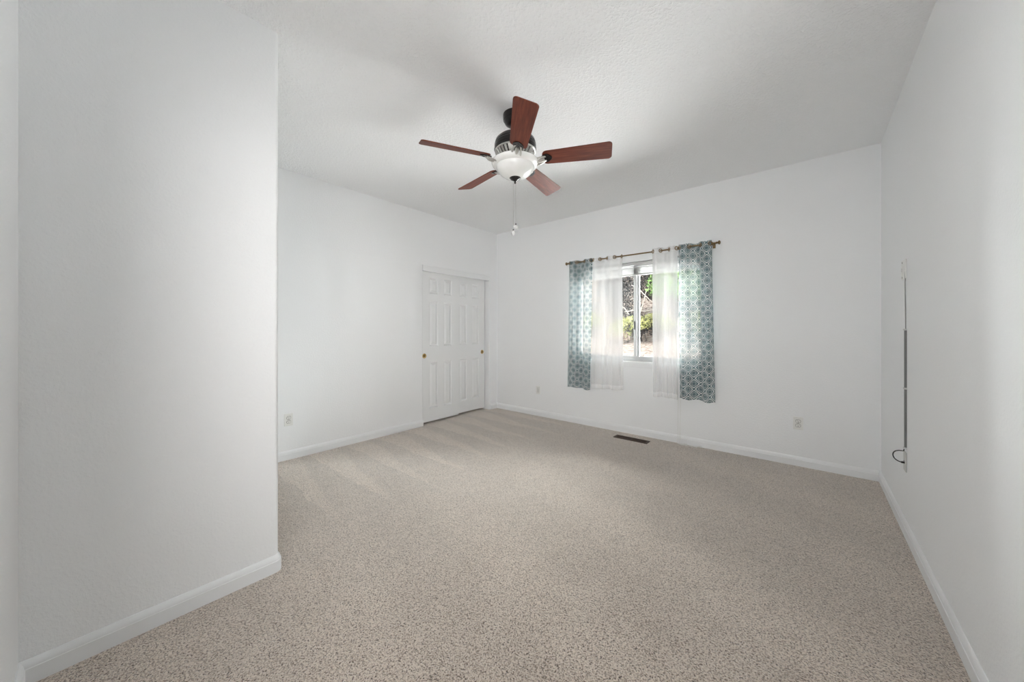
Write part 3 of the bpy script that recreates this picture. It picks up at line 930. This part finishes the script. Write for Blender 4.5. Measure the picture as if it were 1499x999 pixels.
def grow(mb, p, d, length, r, depth, rnd, spread=0.6):
    pts = [p]; rs = [r]; cur = p.copy(); dd = d.normalized()
    for k in range(4):
        dd = (dd + Vector((rnd.gauss(0, .16), rnd.gauss(0, .16), rnd.gauss(0, .10)))).normalized()
        cur = cur + dd * length / 4; pts.append(cur.copy()); rs.append(r * (1 - 0.14 * (k + 1)))
    mb.tube(pts, rs, 5)
    if depth > 0:
        for _ in range(rnd.choice((2, 3, 3))):
            k = rnd.choice((2, 3, 4))
            nd = (dd + Vector((rnd.gauss(0, spread), rnd.gauss(0, spread), rnd.gauss(0.1, spread * 0.7)))).normalized()
            grow(mb, pts[k], nd, length * rnd.uniform(0.55, 0.8), rs[k] * 0.62, depth - 1, rnd, spread)


def shrub(name, x, y, w, h, mat, n, size, label, cat, group, seed, stems=3, bark=None):
    rnd = random.Random(seed); z = gz(x, y); root = empty(name, (x, y, z)); tag(root, label, cat, group)
    mb = MB()
    for k in range(stems):
        grow(mb, Vector((rnd.uniform(-.2, .2) * w, rnd.uniform(-.1, .1) * w, -0.05)), Vector((rnd.uniform(-.5, .5), rnd.uniform(-.4, .4), 1)), h * 0.5, 0.012 + 0.012 * h, 2, rnd)
    mb.build('stem', bark or BARK, root)
    mb = MB()
    for k in range(6):
        leaves(mb, (rnd.uniform(-.4, .4) * w, rnd.uniform(-.3, .3) * w, h * rnd.uniform(0.35, 0.8)), (w * 0.36, w * 0.32, h * 0.30), n // 6, size, rnd)
    mb.build('foliage', mat, root, fix=False)
    return root


def tangle(x, y, h, n, mat, label, seed, spread=0.7, r=0.03):
    rnd = random.Random(seed); z = gz(x, y); root = empty('bare_shrub', (x, y, z)); tag(root, label, 'shrub', 'bare tangled shrubs on the slope')
    mb = MB()
    for k in range(n):
        grow(mb, Vector((rnd.uniform(-.3, .3), rnd.uniform(-.25, .25), -0.1)), Vector((rnd.gauss(0, .28), rnd.gauss(0, .2), 1)), h * 0.34, r * rnd.uniform(.6, 1.2), 3, rnd, spread)
    mb.build('branches', mat, root)
    mb = MB(); leaves(mb, (0, 0.2, h * 0.5), (0.8, 0.5, h * 0.5), 2600, 0.05, rnd); mb.build('foliage', LEAF_D, root, fix=False)
    return root


gl = 'low yellow-green shrub on the slope outside, seen through the '
for i, (x, y, w_, h_, lab) in enumerate(((-4.95, 12.2, 1.5, 0.85, gl + 'bare left pane'), (-4.15, 12.9, 1.0, 0.6, gl + 'bare right pane'), (-7.2, 12.6, 1.5, 1.0, gl + 'left sheer curtain'), (-2.9, 12.5, 1.4, 0.9, gl + 'right curtains'))):
    shrub('yellow_shrub', x, y, w_, h_, LEAF_Y, 2600, 0.045, lab, 'shrub', 'low shrubs outside the window', 40 + i)
for i, (x, y, w_, h_, lab) in enumerate(((-5.35, 11.9, 0.9, 0.42, 'dry pinkish-brown low bush outside, under the yellow shrub at the left pane'),)):
    shrub('dry_bush', x, y, w_, h_, LEAF_P, 1200, 0.04, lab, 'shrub', None, 60 + i)
shrub('dark_shrub', -4.30, 12.1, 1.0, 1.0, LEAF_D, 1800, 0.05, 'dark purplish shrub outside the bare right pane beside the yellow shrub', 'shrub', None, 71)
tl = 'dark tangled bare shrub on the slope outside, seen '
for i, (x, y, h_, lab) in enumerate(((-5.6, 13.3, 2.6, tl + 'through the bare left pane'), (-5.05, 15.1, 2.4, tl + 'through the bare right pane'), (-7.1, 15.6, 3.0, tl + 'behind the left sheer curtain'),
                                     (-8.4, 13.8, 3.0, tl + 'behind the leftmost print curtain'), (-3.5, 13.7, 2.9, tl + 'behind the right sheer curtain'), (-2.6, 15.8, 3.0, tl + 'behind the rightmost print curtain'))):
    tangle(x, y, h_, 7, BARK, lab, 80 + i)
rt = random.Random(5)
pb = empty('fallen_branch', (-4.9, 12.9, gz(-4.9, 12.9))); tag(pb, 'pale dead branches leaning in the dark shrubs behind the right pane', 'branch')
mb = MB()
for a, b in (((-0.15, 0, 1.75), (0.75, 0.15, 0.95)), ((-0.5, 0.1, 0.75), (0.7, 0, 0.80)), ((0.1, 0.1, 0.5), (0.35, 0.1, 1.5)), ((-0.6, 0.1, 1.0), (-0.2, 0.1, 0.6))):
    a = Vector(a); b = Vector(b); mb.tube([a, a.lerp(b, .35) + Vector((0, 0, .04)), a.lerp(b, .7) - Vector((0, 0, .03)), b], [0.022, 0.02, 0.017, 0.012], 6)
mb.build('branches', BARKP, pb)
for i, (x, y, lab) in enumerate(((-3.9, 11.2, 'green leafy tree outside, its boughs at the top of the bare right pane'), (-9.0, 15.5, 'green leafy tree outside, behind the leftmost print curtain'))):
    z = gz(x, y); root = empty('leafy_tree', (x, y, z)); tag(root, lab, 'tree', 'leafy trees outside the window'); rnd = random.Random(90 + i)
    mb = MB(); grow(mb, Vector((1.2, 0.2, -0.1)), Vector((-0.03, 0, 1)), 2.4, 0.085, 3, rnd, 0.5); mb.build('trunk', BARK, root)
    mb = MB()
    for k in range(9): leaves(mb, (rnd.uniform(.4, 2.0), rnd.uniform(-.5, .6), rnd.uniform(1.75, 3.4)), (0.55, 0.5, 0.42), 420, 0.06, rnd)
    mb.build('crown', LEAF_G, root, fix=False)
